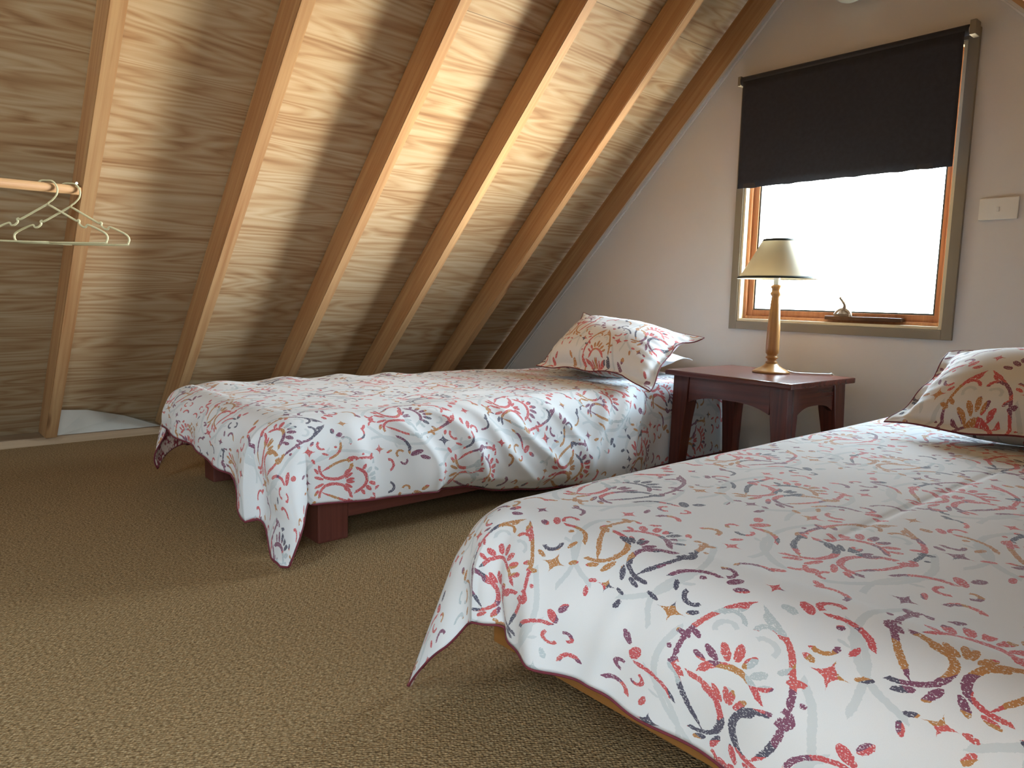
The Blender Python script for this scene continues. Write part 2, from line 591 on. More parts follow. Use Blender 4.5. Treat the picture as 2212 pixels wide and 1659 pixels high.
t_ = NT('window_glass')
_g = t_.n('ShaderNodeBsdfGlossy'); _g.inputs['Roughness'].default_value = 0.02
_tp = t_.n('ShaderNodeBsdfTransparent'); _tp.inputs[0].default_value = (0.96, 0.98, 0.97, 1)
_mx = t_.n('ShaderNodeMixShader'); _mx.inputs[0].default_value = 0.05
t_.t.links.new(_tp.outputs[0], _mx.inputs[1]); t_.t.links.new(_g.outputs[0], _mx.inputs[2])
t_.t.links.new(_mx.outputs[0], t_.out.inputs[0])
M_glass = t_.mat


def grain_uv(o, axis, off=(0, 0)):
    """box uv in metres with v along the given world direction"""
    me = o.data
    ax = Vector(axis).normalized()
    uvl = me.uv_layers.new(name='UVMap') if not me.uv_layers else me.uv_layers[0]
    for p in me.polygons:
        nn = p.normal
        s = nn.cross(ax)
        if s.length < 0.2:
            s = Vector((1, 0, 0)) if abs(nn.x) < 0.9 else Vector((0, 1, 0))
            a2 = nn.cross(s)
        else:
            a2 = ax
        s = s.normalized()
        for li in p.loop_indices:
            c = me.vertices[me.loops[li].vertex_index].co
            uvl.data[li].uv = (c.dot(s) + off[0] + 0.37 * nn.x, c.dot(a2) + off[1])
    return o


# ------------------------------------------------------------------ room shell
bm = bmesh.new(); bx(bm, (XL - 0.5, YB - 0.05, -0.12), (XR + 0.5, YW + 0.2, 0.0))
floor = struct(obj('floor', bm, M_carpet))

dl = Vector((1, 0, 1)).normalized()        # up the left slope
dr = Vector((-1, 0, 1)).normalized()       # up the right slope
nl = Vector((-1, 0, 1)).normalized()       # outwards from the left slope
nr = Vector((1, 0, 1)).normalized()


def slope_slab(name, x0, d, n, y0, y1, s0, s1, off0, off1, m, parent=None):
    b = bmesh.new()
    o = Vector((x0, 0, 0))
    pts = [o + d * s + n * k for s, k in ((s0, off0), (s1, off0), (s1, off1), (s0, off1))]
    poly_extrude(b, [(p.x, y0, p.z) for p in pts], (0, y1 - y0, 0))
    return obj(name, b, m, parent)


def slope_uv(o, d, off=(0, 0)):
    me = o.data
    uvl = me.uv_layers.new(name='UVMap')
    for l in me.loops:
        c = me.vertices[l.vertex_index].co
        uvl.data[l.index].uv = (c.y + off[0], c.dot(d) + off[1])
    return o


LEN = ZR * S2
o = slope_slab('wall_left', XL, dl, nl, YB, YW + 0.02, -DEP - 0.02, LEN + DEP + 0.03, DEP, DEP + 0.02, M_ply)
slope_uv(struct(o), dl)
# right slope, with two roof light openings beside and behind the camera
b = bmesh.new()
ORG = Vector((XR, 0, 0))


def rslab(bb, y0, y1, s0, s1, k0, k1):
    pts = [ORG + dr * s_ + nr * k_ for s_, k_ in ((s0, k0), (s1, k0), (s1, k1), (s0, k1))]
    poly_extrude(bb, [(p.x, y0, p.z) for p in pts], (0, y1 - y0, 0))


SLO, SHI = -DEP - 0.02, LEN + DEP + 0.03
cuts = sorted({YB, YW + 0.02} | {r[0] for r in ROOFL} | {r[1] for r in ROOFL})
for ya, yb in zip(cuts, cuts[1:]):
    hole = [r for r in ROOFL if r[0] <= ya + 1e-6 and r[1] >= yb - 1e-6]
    if hole:
        rslab(b, ya, yb, SLO, hole[0][2] * S2, DEP, DEP + 0.02)
        rslab(b, ya, yb, hole[0][3] * S2, SHI, DEP, DEP + 0.02)
    else:
        rslab(b, ya, yb, SLO, SHI, DEP, DEP + 0.02)
o = obj('wall_right', b, M_ply)
slope_uv(struct(o), dr)
for k_, (SKY0, SKY1, SKZ0, SKZ1) in enumerate(ROOFL):
    a0, a1 = SKZ0 * S2, SKZ1 * S2
    wsky = struct(empty('window_%d' % (k_ + 2), (XR, (SKY0 + SKY1) / 2, 0)))
    mid = ORG + dr * ((a0 + a1) / 2) + nr * (DEP + 0.03)
    portal('roof_light_portal', (mid.x, (SKY0 + SKY1) / 2, mid.z), (0, math.radians(45), 0), (a1 - a0), SKY1 - SKY0)
    b = bmesh.new()
    rslab(b, SKY0 - 0.02, SKY0 + 0.025, a0, a1, DEP + 0.0205, DEP + 0.06)
    rslab(b, SKY1 - 0.025, SKY1 + 0.02, a0, a1, DEP + 0.0205, DEP + 0.06)
    rslab(b, SKY0 + 0.025, SKY1 - 0.025, a0, a0 + 0.03, DEP + 0.0205, DEP + 0.06)
    rslab(b, SKY0 + 0.025, SKY1 - 0.025, a1 - 0.03, a1, DEP + 0.0205, DEP + 0.06)
    f_ = grain_uv(obj('window_frame', b, M_pine), (0, 1, 0)); f_.parent = wsky; f_.matrix_parent_inverse = Matrix.Translation(-wsky.location)
    b = bmesh.new()
    rslab(b, SKY0 + 0.02, SKY1 - 0.02, a0 + 0.025, a1 - 0.025, DEP + 0.035, DEP + 0.039)
    f_ = obj('window_pane', b, M_glass); f_.parent = wsky; f_.matrix_parent_inverse = Matrix.Translation(-wsky.location)

# gable walls
ztop = ZR + 0.25
b = bmesh.new()
gx = lambda z: (XL - 0.16 + z, XR + 0.16 - z)
FT = 0.15
xo0, xo1 = WX0, WX1


def gpoly(pts):
    poly_extrude(b, [(x, YW, z) for x, z in pts], (0, FT, 0))


gpoly([(XL - 0.16, 0), (XR + 0.16, 0), (gx(WZ0)[1], WZ0), (gx(WZ0)[0], WZ0)])
gpoly([(gx(WZ0)[0], WZ0), (xo0, WZ0), (xo0, WZ1), (gx(WZ1)[0], WZ1)])
gpoly([(xo1, WZ0), (gx(WZ0)[1], WZ0), (gx(WZ1)[1], WZ1), (xo1, WZ1)])
gpoly([(gx(WZ1)[0], WZ1), (gx(WZ1)[1], WZ1), (XC, ZR + 0.16)])
struct(obj('wall_far', b, M_wall))
b = bmesh.new()
poly_extrude(b, [(XL - 0.16, YB, 0), (XR + 0.16, YB, 0), (XC, YB, ZR + 0.16)], (0, -0.1, 0))
struct(obj('wall_near', b, M_wall))

# painted trim strips where the gable meets the slopes
for nm, x0, d, n in (('trim_1', XL, dl, nl), ('trim_2', XR, dr, nr)):
    o = slope_slab(nm, x0, d, n, 2.974, YW - 0.0005, 0.02, LEN - 0.004, -0.006, 0.004, M_trimp)
    struct(o)
    b = bmesh.new()
    oo = Vector((x0, 0, 0))
    pts = [oo + d * s + n * k for s, k in ((0.03, -0.012), (LEN - 0.02, -0.012), (LEN - 0.02, -0.006), (0.03, -0.006))]
    poly_extrude(b, [(p.x, YW - 0.007, p.z) for p in pts], (0, 0.0065, 0))
    obj('bead', b, M_trimw, o)

# bottom plate along the left slope
b = bmesh.new(); bx(b, (XL - 0.20, YB + 0.01, 0.0), (XL + 0.004, YW - 0.03, 0.035), 0.002)
struct(grain_uv(obj('baseboard_left', b, M_plate), (0, 1, 0)))
b = bmesh.new(); bx(b, (XR - 0.004, YB + 0.01, 0.0), (XR + 0.20, YW - 0.03, 0.035), 0.002)
struct(grain_uv(obj('baseboard_right', b, M_plate), (0, 1, 0)))

# rafters
RY = [-2.49, -1.49, -0.49 + 0.0, 0.018, 0.519, 1.011, 1.520, 2.018, 2.526]
labels = {0.519: 'pine rafter behind the two plastic coat hangers, leftmost in the photo',
          1.011: 'second pine rafter from the left, behind the foot of the bed under the slope',
          1.520: 'middle of the five pine rafters on the left slope, between the second and fourth',
          2.018: 'fourth pine rafter from the left, with a pale knot on its narrow lit edge',
          2.526: 'pine rafter nearest the window wall, with a thin brightly lit edge'}


def rafter(x0, d, n, y, top=LEN, lab=None, w=0.045, grp=None):
    b = bmesh.new()
    oo = Vector((x0, 0, 0))
    s0 = 0.05 if w > 0.03 else 0.05
    p0 = oo + d * s0; 
    pts = [oo + d * s + n * k for s, k in ((s0, 0.0), (top - 0.003, 0.0), (top - 0.003 + DEP * 0, DEP - 0.002), (s0 - DEP + 0.002 + 0.001, DEP - 0.002))]
    poly_extrude(b, [(p.x, y, max(p.z, 0.036)) for p in pts], (0, w, 0))
    es = [ed for ed in b.edges]
    bmesh.ops.bevel(b, geom=es, offset=0.0025, segments=2, affect='EDGES')
    o = grain_uv(obj('rafter', b, M_pine), d, (y * 3.1, y * 1.7))
    return o


for y in RY:
    o = rafter(XL, dl, nl, y)
    if y in labels:
        tag(o, labels[y], 'rafter', 'pine rafters on the left slope')
    else:
        tag(o, 'pine rafter on the left slope outside the photo, behind the viewer', 'rafter', 'pine rafters on the left slope')
o = rafter(XL, dl, nl, 2.9745, w=0.0245)
tag(o, 'dark end rafter tight against the window wall, edged by the painted trim', 'rafter', 'pine rafters on the left slope')
for y in (-2.49, -2.0, -0.515, 0.018, 0.519, 1.011, 1.520, 2.018, 2.526, 2.9745):
    o = rafter(XR, dr, nr, y, w=0.0245 if y > 2.9 else 0.045)
    tag(o, 'pine rafter on the right slope, outside the photo to the right', 'rafter', 'pine rafters on the right slope')

# plain pale wedge in the bay behind the bed, from plate to plywood
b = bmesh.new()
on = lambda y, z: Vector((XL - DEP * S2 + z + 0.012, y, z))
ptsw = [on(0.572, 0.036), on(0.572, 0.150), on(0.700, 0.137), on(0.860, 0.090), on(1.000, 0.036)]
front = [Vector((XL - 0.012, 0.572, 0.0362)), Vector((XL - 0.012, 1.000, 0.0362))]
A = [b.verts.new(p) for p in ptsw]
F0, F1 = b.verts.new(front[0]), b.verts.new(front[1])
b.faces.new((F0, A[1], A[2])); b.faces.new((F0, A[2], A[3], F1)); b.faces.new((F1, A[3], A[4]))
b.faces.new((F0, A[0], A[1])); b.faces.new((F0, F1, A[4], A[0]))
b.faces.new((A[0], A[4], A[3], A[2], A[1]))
tag(obj('pale_wedge', b, M_wedge), 'pale wedge low between two rafters behind the foot of the bed', 'board')

# clothes rail between the rafters
RX, RZ = -2.700, 1.003
b = bmesh.new(); tube(b, [(RX, -0.44, RZ), (RX, 0.517, RZ)], 0.0145, 16)
rail = grain_uv(obj('clothes_rail', b, M_pine, smooth=True), (0, 1, 0))
tag(rail, 'round wooden clothes rail at the left edge, ending at a rafter and carrying two hangers', 'rail')
b = bmesh.new(); tube(b, [(RX + 0.004, 0.509, RZ + 0.018), (RX + 0.015, 0.505, RZ + 0.020)], 0.004, 8)
obj('screw', b, simple('screw_metal', (0.8, 0.78, 0.7), 0.2, 0.02, 10, Metallic=1.0), rail)


def hanger(y, tilt, label, dx=0.0, dz=0.0):
    root = empty('coat_hanger', (RX + dx, y, RZ + 0.0145 + dz), 0)
    root.rotation_euler = (0, 0, -tilt)      # local y axis turned towards +x
    hk = [(0, -0.031, -0.024), (0, -0.030, -0.010), (0, -0.018, 0.0045), (0, 0.0, 0.0065), (0, 0.018, 0.0045), (0, 0.031, -0.012), (0, 0.030, -0.034), (0, 0.016, -0.052), (0, 0.004, -0.061), (0, 0.0, -0.068)]
    b = bmesh.new(); tube(b, smooth_path(hk, 5), 0.0027, 8)
    obj('hook', b, M_hanger, root, True)
    b = bmesh.new()
    zt, zb = -0.066, -0.160
    for s in (-1, 1):
        arm = [(0, 0, zt), (0, s * 0.045, zt - 0.026), (0, s * 0.085, zt - 0.049), (0, s * 0.090, zt - 0.046), (0, s * 0.0945, zt - 0.049), (0, s * 0.093, zt - 0.057),
               (0, s * 0.102, zt - 0.066), (0, s * 0.112, zt - 0.068), (0, s * 0.116, zt - 0.062), (0, s * 0.122, zt - 0.061), (0, s * 0.150, zt - 0.073),
               (0, s * 0.172, zt - 0.086), (0, s * 0.178, zt - 0.098), (0, s * 0.174, zt - 0.110), (0, s * 0.160, zt - 0.116), (0, 0, zt - 0.118)]
        tube(b, smooth_path(arm, 3), 0.0034, 8)
    obj('frame', b, M_hanger, root, True)
    return tag(root, label, 'coat hanger', 'coat hangers on the clothes rail')


hanger(0.425, math.radians(38), 'cream plastic coat hanger on the wooden rail, the nearer and left one of two')
hanger(0.487, math.radians(38), 'cream plastic coat hanger on the wooden rail, the right one, hanging close to the rafter', 0.0, -0.002)

# ------------------------------------------------------------------ window
win = struct(empty('window_1', ((WX0 + WX1) / 2, YW, WZ0)))


def wpart(name, b, m, grain=(0, 0, 1)):
    o = obj(name, b, m)
    if grain: grain_uv(o, grain)
    o.parent = win
    o.matrix_parent_inverse = Matrix.Translation(-win.location)
    return o


def ring(b, x0, x1, z0, z1, w, y0, y1, bev=0.0015):
    """rectangular frame with outer bounds and member width w"""
    bx(b, (x0, y0, z0), (x0 + w, y1, z1), bev)
    bx(b, (x1 - w, y0, z0), (x1, y1, z1), bev)
    bx(b, (x0 + w, y0, z0), (x1 - w, y1, z0 + w), bev)
    bx(b, (x0 + w, y0, z1 - w), (x1 - w, y1, z1), bev)


b = bmesh.new(); ring(b, -1.872, -0.938, 0.570, 1.676, 0.036, YW - 0.016, YW + 0.001, 0.002)
wpart('casing', b, M_casing)
b = bmesh.new(); ring(b, WX0, WX1, WZ0, WZ1, 0.012, YW - 0.010, YW + 0.020)
wpart('casing_bead', b, M_casing_in)
b = bmesh.new(); ring(b, WX0 + 0.003, WX1 - 0.003, WZ0 + 0.003, WZ1 - 0.003, 0.022, YW + 0.020, YW + 0.066)
wpart('window_frame', b, M_cedar)
b = bmesh.new(); ring(b, WX0 + 0.018, WX1 - 0.010, WZ0 + 0.018, WZ1 - 0.02, 0.034, YW + 0.034, YW + 0.070)
sash = wpart('sash', b, M_cedar)
b = bmesh.new(); ring(b, WX0 + 0.050, WX1 - 0.043, WZ0 + 0.050, WZ1 - 0.05, 0.009, YW + 0.040, YW + 0.066)
g = wpart('gasket', b, M_dark)
b = bmesh.new(); bx(b, (WX0 + 0.055, YW + 0.055, WZ0 + 0.055), (WX1 - 0.05, YW + 0.059, WZ1 - 0.055))
wpart('window_pane', b, M_glass, None)
# winder
b = bmesh.new()
bx(b, (-1.425, YW - 0.006, 0.630), (-1.122, YW + 0.033, 0.645), 0.002)
wd = wpart('winder_bar', b, M_bronze)
b = bmesh.new()
bx(b, (-1.390, YW - 0.002, 0.645), (-1.325, YW + 0.030, 0.656), 0.004)
tube(b, smooth_path([(-1.385, YW + 0.010, 0.648), (-1.372, YW + 0.008, 0.664), (-1.352, YW + 0.006, 0.672), (-1.334, YW + 0.010, 0.662), (-1.330, YW + 0.012, 0.645)], 4), 0.011, 10)
_c = bmesh.ops.create_cone(b, cap_ends=True, segments=14, radius1=0.026, radius2=0.010, depth=0.026, matrix=Matrix.Translation((-1.356, YW + 0.012, 0.668)))
tube(b, smooth_path([(-1.350, YW + 0.004, 0.668), (-1.345, YW + 0.0, 0.688), (-1.352, YW - 0.004, 0.704), (-1.362, YW - 0.006, 0.716)], 4), [0.0085] * 5 + [0.0065] * 4 + [0.0055] * 4, 8)
bmesh.ops.create_uvsphere(b, u_segments=10, v_segments=8, radius=0.006, matrix=Matrix.Translation((-1.363, YW - 0.006, 0.719)))
wpart('winder_handle', b, simple('winder_cream', (0.24, 0.17, 0.11), 0.4))

# roller blind
bl = empty('roller_blind', (-1.40, 2.955, 1.66))


def bpart(name, b, m, smooth=False):
    o = obj(name, b, m, smooth=smooth)
    o.parent = bl
    o.matrix_parent_inverse = Matrix.Translation(-bl.location)
    return o


b = bmesh.new(); tube(b, [(-1.853, 2.953, 1.662), (-0.962, 2.953, 1.662)], 0.0185, 24)
bpart('roller', b, M_blindr, True)
b = bmesh.new()
nx, nz = 60, 14
z0b, z1b = 1.195, 1.655
vv = []
for j in range(nz + 1):
    row = []
    for i in range(nx + 1):
        fx, fz = i / nx, j / nz
        x = -1.838 + (-0.972 + 1.838) * fx
        z = z1b + (z0b - z1b) * fz
        y = 2.936 + 0.0025 * math.sin(fx * 7 + 1.3) * fz + 0.002 * math.sin(fx * 23) * fz
        if j == nz: z += 0.0012 * math.sin(fx * 61) + 0.0012 * math.sin(fx * 37 + 1)
        row.append(b.verts.new((x, y, z)))
    vv.append(row)
for j in range(nz):
    for i in range(nx):
        b.faces.new((vv[j][i], vv[j][i + 1], vv[j + 1][i + 1], vv[j + 1][i]))
o = bpart('blind_cloth', b, M_blind, True)
md = o.modifiers.new('thick', 'SOLIDIFY'); md.thickness = 0.0012
b = bmesh.new(); bx(b, (-1.836, 2.9385, 1.1965), (-0.974, 2.9425, 1.2165), 0.0015)
bpart('bottom_bar', b, M_blindr)
b = bmesh.new(); bx(b, (-0.958, 2.935, 1.640), (-0.938, 2.984, 1.690), 0.003)
bpart('bracket', b, M_casing)
b = bmesh.new(); bx(b, (-1.872, 2.945, 1.645), (-1.857, 2.984, 1.685), 0.002)
bpart('bracket', b, M_casing)
b = bmesh.new(); tube(b, [(-0.9625, 2.953, 1.662), (-0.957, 2.953, 1.662)], 0.012, 16)
bpart('roller_pin', b, M_white)
tag(bl, 'dark charcoal roller blind pulled halfway down over the window', 'blind')

# switch plate
sw = empty('light_switch', (-0.831, YW, 1.041))
b = bmesh.new(); bx(b, (-0.060, -0.0095, -0.038), (0.060, 0, 0.038), 0.003)
o = obj('plate', b, mat_paint('plate_plastic', (0.82, 0.80, 0.74), 0.4), sw)
b = bmesh.new(); bx(b, (-0.004, -0.0135, -0.010), (0.004, -0.009, 0.006), 0.001)
obj('rocker', b, M_white, sw)
tag(sw, 'pale rectangular switch plate on the wall to the right of the window', 'switch')

# wall light above the window
wl = empty('wall_light', (-1.372, YW, 1.925))
b = bmesh.new(); lathe(b, [(0.045, 0), (0.045, 0.018), (0.03, 0.03), (0.02, 0.05)], 24)
for v in b.verts: v.co = Vector((v.co.x, -v.co.z, v.co.y + 0.03))
obj('wall_mount', b, M_white, wl, True)
b = bmesh.new(); bmesh.ops.create_uvsphere(b, u_segments=32, v_segments=20, radius=0.075, matrix=Matrix.Translation((0, -0.105, 0)))
obj('globe', b, M_globe, wl, True)
tag(wl, 'round opal white wall light above the window, cut by the top edge', 'lamp')


# ------------------------------------------------------------------ cloth helpers
def fnoise(seed):
    rnd = random.Random(seed)
    K = [(rnd.uniform(-1, 1), rnd.uniform(-1, 1), rnd.uniform(0, 6.28)) for _ in range(14)]

    def f(x, y, s=1.0):
        return sum(math.sin((a * x + c * y) * s * 6.0 + ph + 1.3 * math.sin((c * x - a * y) * s * 4.0 + ph * 2)) for a, c, ph in K) / 6.0
    return f


def grid_mesh(name, P, UV, m, parent, mats=None, flip=False):
    nv, nu = len(P), len(P[0])
    verts = [tuple(P[j][i]) for j in range(nv) for i in range(nu)]
    faces = []
    for j in range(nv - 1):
        for i in range(nu - 1):
            q = (j * nu + i, j * nu + i + 1, (j + 1) * nu + i + 1, (j + 1) * nu + i)
            faces.append(q[::-1] if flip else q)
    me = bpy.data.meshes.new(name)
    me.from_pydata(verts, [], faces)
    uvl = me.uv_layers.new(name='UVMap')
    for l in me.loops:
        k = l.vertex_index
        uvl.data[l.index].uv = UV[k // nu][k % nu]
    for p in me.polygons: p.use_smooth = True
    return link(name, me, m, parent, mats)


def roll(s, R):
    """path of a cloth going over a rounded edge: s = length past the start; returns (outward, down)"""
    if s <= 0: return 0.0, 0.0
    L = R * PI / 2
    if s < L:
        a = s / R
        return R * math.sin(a), R * (1 - math.cos(a))
    return R, R + (s - L)


def bump_g(x, w):
    return math.exp(-(x / w) ** 2)


def make_bed(x0, x1, y0, y1, zb, zt, m, leg_w, label, leg_in=0.0, post=None):
    root = empty('bed', ((x0 + x1) / 2, (y0 + y1) / 2, 0))
    inv = Matrix.Translation(-root.location)

    def part(nm, b, mm, ax):
        o = obj(nm, b, mm)
        grain_uv(o, ax)
        o.parent = root
        o.matrix_parent_inverse = inv
        return o
    b = bmesh.new(); bx(b, (x0, y0 + (0.0225 if leg_in else leg_w), zb), (x0 + 0.022, y1, zt), 0.002); part('side_rail', b, m, (0, 1, 0))
    b = bmesh.new(); bx(b, (x1 - 0.022, y0 + (0.0225 if leg_in else leg_w), zb), (x1, y1, zt), 0.002); part('side_rail', b, m, (0, 1, 0))
    b = bmesh.new(); bx(b, (x0 + (0 if leg_in else leg_w), y0, zb), (x1 - (0 if leg_in else leg_w), y0 + 0.022, zt), 0.002); part('foot_rail', b, m, (1, 0, 0))
    b = bmesh.new(); bx(b, (x0 + 0.022, y1 - 0.022, zb), (x1 - 0.022, y1, zt), 0.002); part('head_rail', b, m, (1, 0, 0))
    for sx in (0, 1):
        for sy in (0, 1):
            xa = x0 + leg_in if sx == 0 else x1 - leg_w - leg_in
            ya = y0 + leg_in if sy == 0 else y1 - leg_w - 0.024 - leg_in
            b = bmesh.new(); bx(b, (xa + (0.0225 if sy and not leg_in else 0) * (1 - 2 * sx), ya, 0.0), (xa + leg_w + (0.0225 if sy and not leg_in else 0) * (1 - 2 * sx), ya + leg_w, zt - (0.0305 if leg_in else 0.001)), 0.006)
            part('leg', b, m, (0, 0, 1))
    b = bmesh.new()
    bx(b, (x0 + 0.03, y0 + 0.03, zt - 0.03), (x1 - 0.03, y1 - 0.03, zt), 0.0)
    part('slats', b, M_plate, (1, 0, 0))
    b = bmesh.new()
    bx(b, (x0 + 0.06, y0 + 0.09, zt), (x1 - 0.06, y1 - 0.01, 0.318), 0.05)
    part('mattress', b, M_sheet, (0, 1, 0))
    tag(root, label, 'bed')
    return root


def pin_of(o, obj_pts, name, m, r=0.0032):
    b = bmesh.new()
    tube(b, obj_pts, r, 7)
    return obj(name, b, m, o, True)


# ------------------------------------------------------------------ bed 1 (under the slope)
B1 = dict(x0=-2.73, x1=-1.806, y0=0.885, y1=2.95)
make_bed(B1['x0'], B1['x1'], B1['y0'], B1['y1'], 0.063, 0.165, M_bedred, 0.093,
         'low single bed with dark red stained frame, standing along the sloping wall')
n1 = fnoise(3)
n2 = fnoise(11)


def lerp_tab(x, tab):
    if x <= tab[0][0]: return tab[0][1]
    for (a, fa), (c, fc) in zip(tab, tab[1:]):
        if x <= c:
            k = (x - a) / (c - a)
            k = k * k * (3 - 2 * k)
            return fa + (fc - fa) * k
    return tab[-1][1]


def duvet1():
    R = 0.115
    xe0, xe1 = -2.655, -1.862            # where the top starts to roll over, far and near side
    ye = 0.835                            # same at the foot
    nu, nv = 190, 260
    hang_far, hang_near = 0.30, 0.36
    foot = 0.33
    U0, U1 = xe0 - hang_far, xe1 + hang_near
    V0, V1 = ye - foot, 2.90
    P, UV = [], []
    for j in range(nv + 1):
        v = V0 + (V1 - V0) * j / nv
        row, ruv = [], []
        for i in range(nu + 1):
            u = U0 + (U1 - U0) * i / nu
            a = u - xe1 if u > xe1 else (u - xe0 if u < xe0 else 0.0)
            bb = ye - v if v < ye else 0.0
            sc = 1.0
            # hem lengths differ along the edges
            if bb > 0:
                hemf = lerp_tab(u, [(-2.95, 0.72), (-2.66, 0.60), (-2.35, 0.66), (-2.03, 0.74), (-1.95, 0.95), (-1.86, 1.04), (-1.60, 1.12)])
                bb *= hemf
            if a > 0:
                hemn = lerp_tab(v, [(0.5, 0.86), (0.84, 0.80), (1.0, 0.83), (1.2, 0.85), (1.34, 0.90), (1.55, 1.02), (1.75, 1.10), (2.9, 1.12)])
                a *= hemn
            aa = abs(a)
            sx = 1 if a > 0 else -1
            ztop = 0.360 + 0.003 * n1(u * 1.2, v * 1.2) - 0.010 * max(0, (v - 1.2)) 
            if aa > 0 and bb > 0:
                r = math.hypot(aa, bb)
                k = max(aa, bb) / r
                # the corner of a square sheet folds into a hanging point
                rr = r * 0.985
                out, dn = roll(rr, R)
                ang = math.atan2(bb, aa)
                # pull the corner into a ridge
                flare = max(0, rr - 0.16)
                out += (0.30 if sx > 0 else 0.10) * flare * math.sin(2 * ang) ** 2
                wav = 0.022 * math.sin(4 * ang - 0.6) * min(1, max(0, (rr - 0.08) / 0.15))
                out += wav
                kk = min(1.0, flare / 0.15) * math.sin(2 * ang) if sx > 0 else 0.0
                x = (xe1 if sx > 0 else xe0) + sx * out * math.cos(ang) * (1 + 0.28 * kk)
                y = ye - out * math.sin(ang) * (1 - 0.32 * kk)
                z = ztop - dn
            else:
                o1, d1 = roll(aa, R)
                o2, d2 = roll(bb, R)
                x = (xe1 if a > 0 else xe0) + sx * o1 if aa > 0 else u
                y = ye - o2 if bb > 0 else v
                z = ztop - d1 - d2
            if aa > 0 and sx > 0:
                x -= lerp_tab(v, [(2.12, 0.0), (2.40, 0.052), (3.0, 0.052)]) * min(1.0, aa / 0.08)
            # side folds: the near side bulges and is tucked in below
            if a > 0 and bb <= 0:
                q = max(0.0, min(1.0, (aa - 0.08) / 0.24))
                lowness = max(0, z)
                fz = lerp_tab(v, [(0.9, 0.02), (1.15, 0.09), (1.3, 0.138), (1.67, 0.080), (2.05, 0.02)])
                bl_ = lerp_tab(v, [(0.95, 0.0), (1.25, 1.0), (2.1, 1.0), (2.4, 0.0)])
                x += bl_ * 0.032 * bump_g(z - fz - 0.07, 0.085)
                if z < fz: x -= bl_ * min(0.05, (fz - z) * 0.9)
                # diagonal ridges
                for (vc, am, wd, sl) in ((0.99, 0.014, 0.035, 0.05), (1.16, 0.026, 0.030, 0.40), (1.32, 0.022, 0.030, 0.75), (1.45, 0.013, 0.025, 0.9), (1.58, 0.016, 0.028, 0.9),
                                         (1.78, 0.010, 0.028, 0.6), (1.98, 0.014, 0.030, -0.4), (2.10, 0.020, 0.03, -0.7), (2.25, 0.020, 0.03, -0.8), (2.42, 0.016, 0.03, -0.8)):
                    cc = vc + sl * (aa - 0.14) + 0.02 * math.sin(aa * 18 + vc * 9)
                    x += am * bump_g(v - cc, wd) * math.sin(PI * min(1, aa / 0.36)) ** 0.7 * lerp_tab(v, [(2.2, 1.0), (2.4, 0.15)])
                x += 0.004 * n2(v * 1.5, aa * 3, 1.0) * q * (1 if v < 2.3 else 0.3)
            if bb > 0 and a <= 0:
                q = max(0.0, min(1.0, (bb - 0.05) / 0.2))
                y -= q * (0.008 * math.sin(u * 17 + 0.8) + 0.006 * math.sin(u * 31 + 2 + bb * 6))
                y -= 0.012 * q * bump_g(u + 1.92, 0.07)
            # small wrinkles on top
            if a <= 0 and bb <= 0:
                z += 0.0040 * n2(u * 1.1, v * 0.9, 1.2) + 0.009 * bump_g(u - xe0 - 0.05, 0.10) * math.sin(v * 26 + 3 * math.sin(u * 9)) * (1 if v < 1.6 else max(0, 2.0 - v) / 0.4)
                z += 0.006 * bump_g(u - xe1 + 0.02 - 0.12 * math.sin(v * 3), 0.05) * math.sin(v * 9)
                # sinks a little in the middle near the pillow
                z -= 0.010 * bump_g(v - 2.45, 0.3)
            z = max(z, 0.012 + 0.002 * math.sin(u * 40))
            row.append((x, y, z)); ruv.append((u, v))
        P.append(row); UV.append(ruv)
    o = grid_mesh('duvet', P, UV, None, None, [M_print2, M_prev])
    md = o.modifiers.new('thick', 'SOLIDIFY'); md.thickness = 0.006; md.offset = -1; md.material_offset = 1; md.material_offset_rim = 1
    tag(o, 'patterned duvet with burgundy edging on the bed along the sloping wall, one corner drooping', 'duvet')
    edge = [P[j][0] for j in range(nv, 0, -2)] + [P[0][i] for i in range(0, nu + 1, 2)] + [P[j][nu] for j in range(1, nv + 1, 2)]
    edge = [(p[0], p[1], max(p[2] - 0.002, 0.006)) for p in edge]
    pin_of(o, edge, 'piping', M_pipe, 0.0028)
    return P


P1 = duvet1()

# ------------------------------------------------------------------ bed 2 (foreground)
B2 = dict(x0=-0.99, x1=-0.03, y0=0.84, y1=2.95)
make_bed(B2['x0'], B2['x1'], B2['y0'], B2['y1'], 0.050, 0.165, M_bedpine, 0.07,
         'low single bed with orange pine frame in the foreground, its foot towards the viewer', leg_in=0.20)


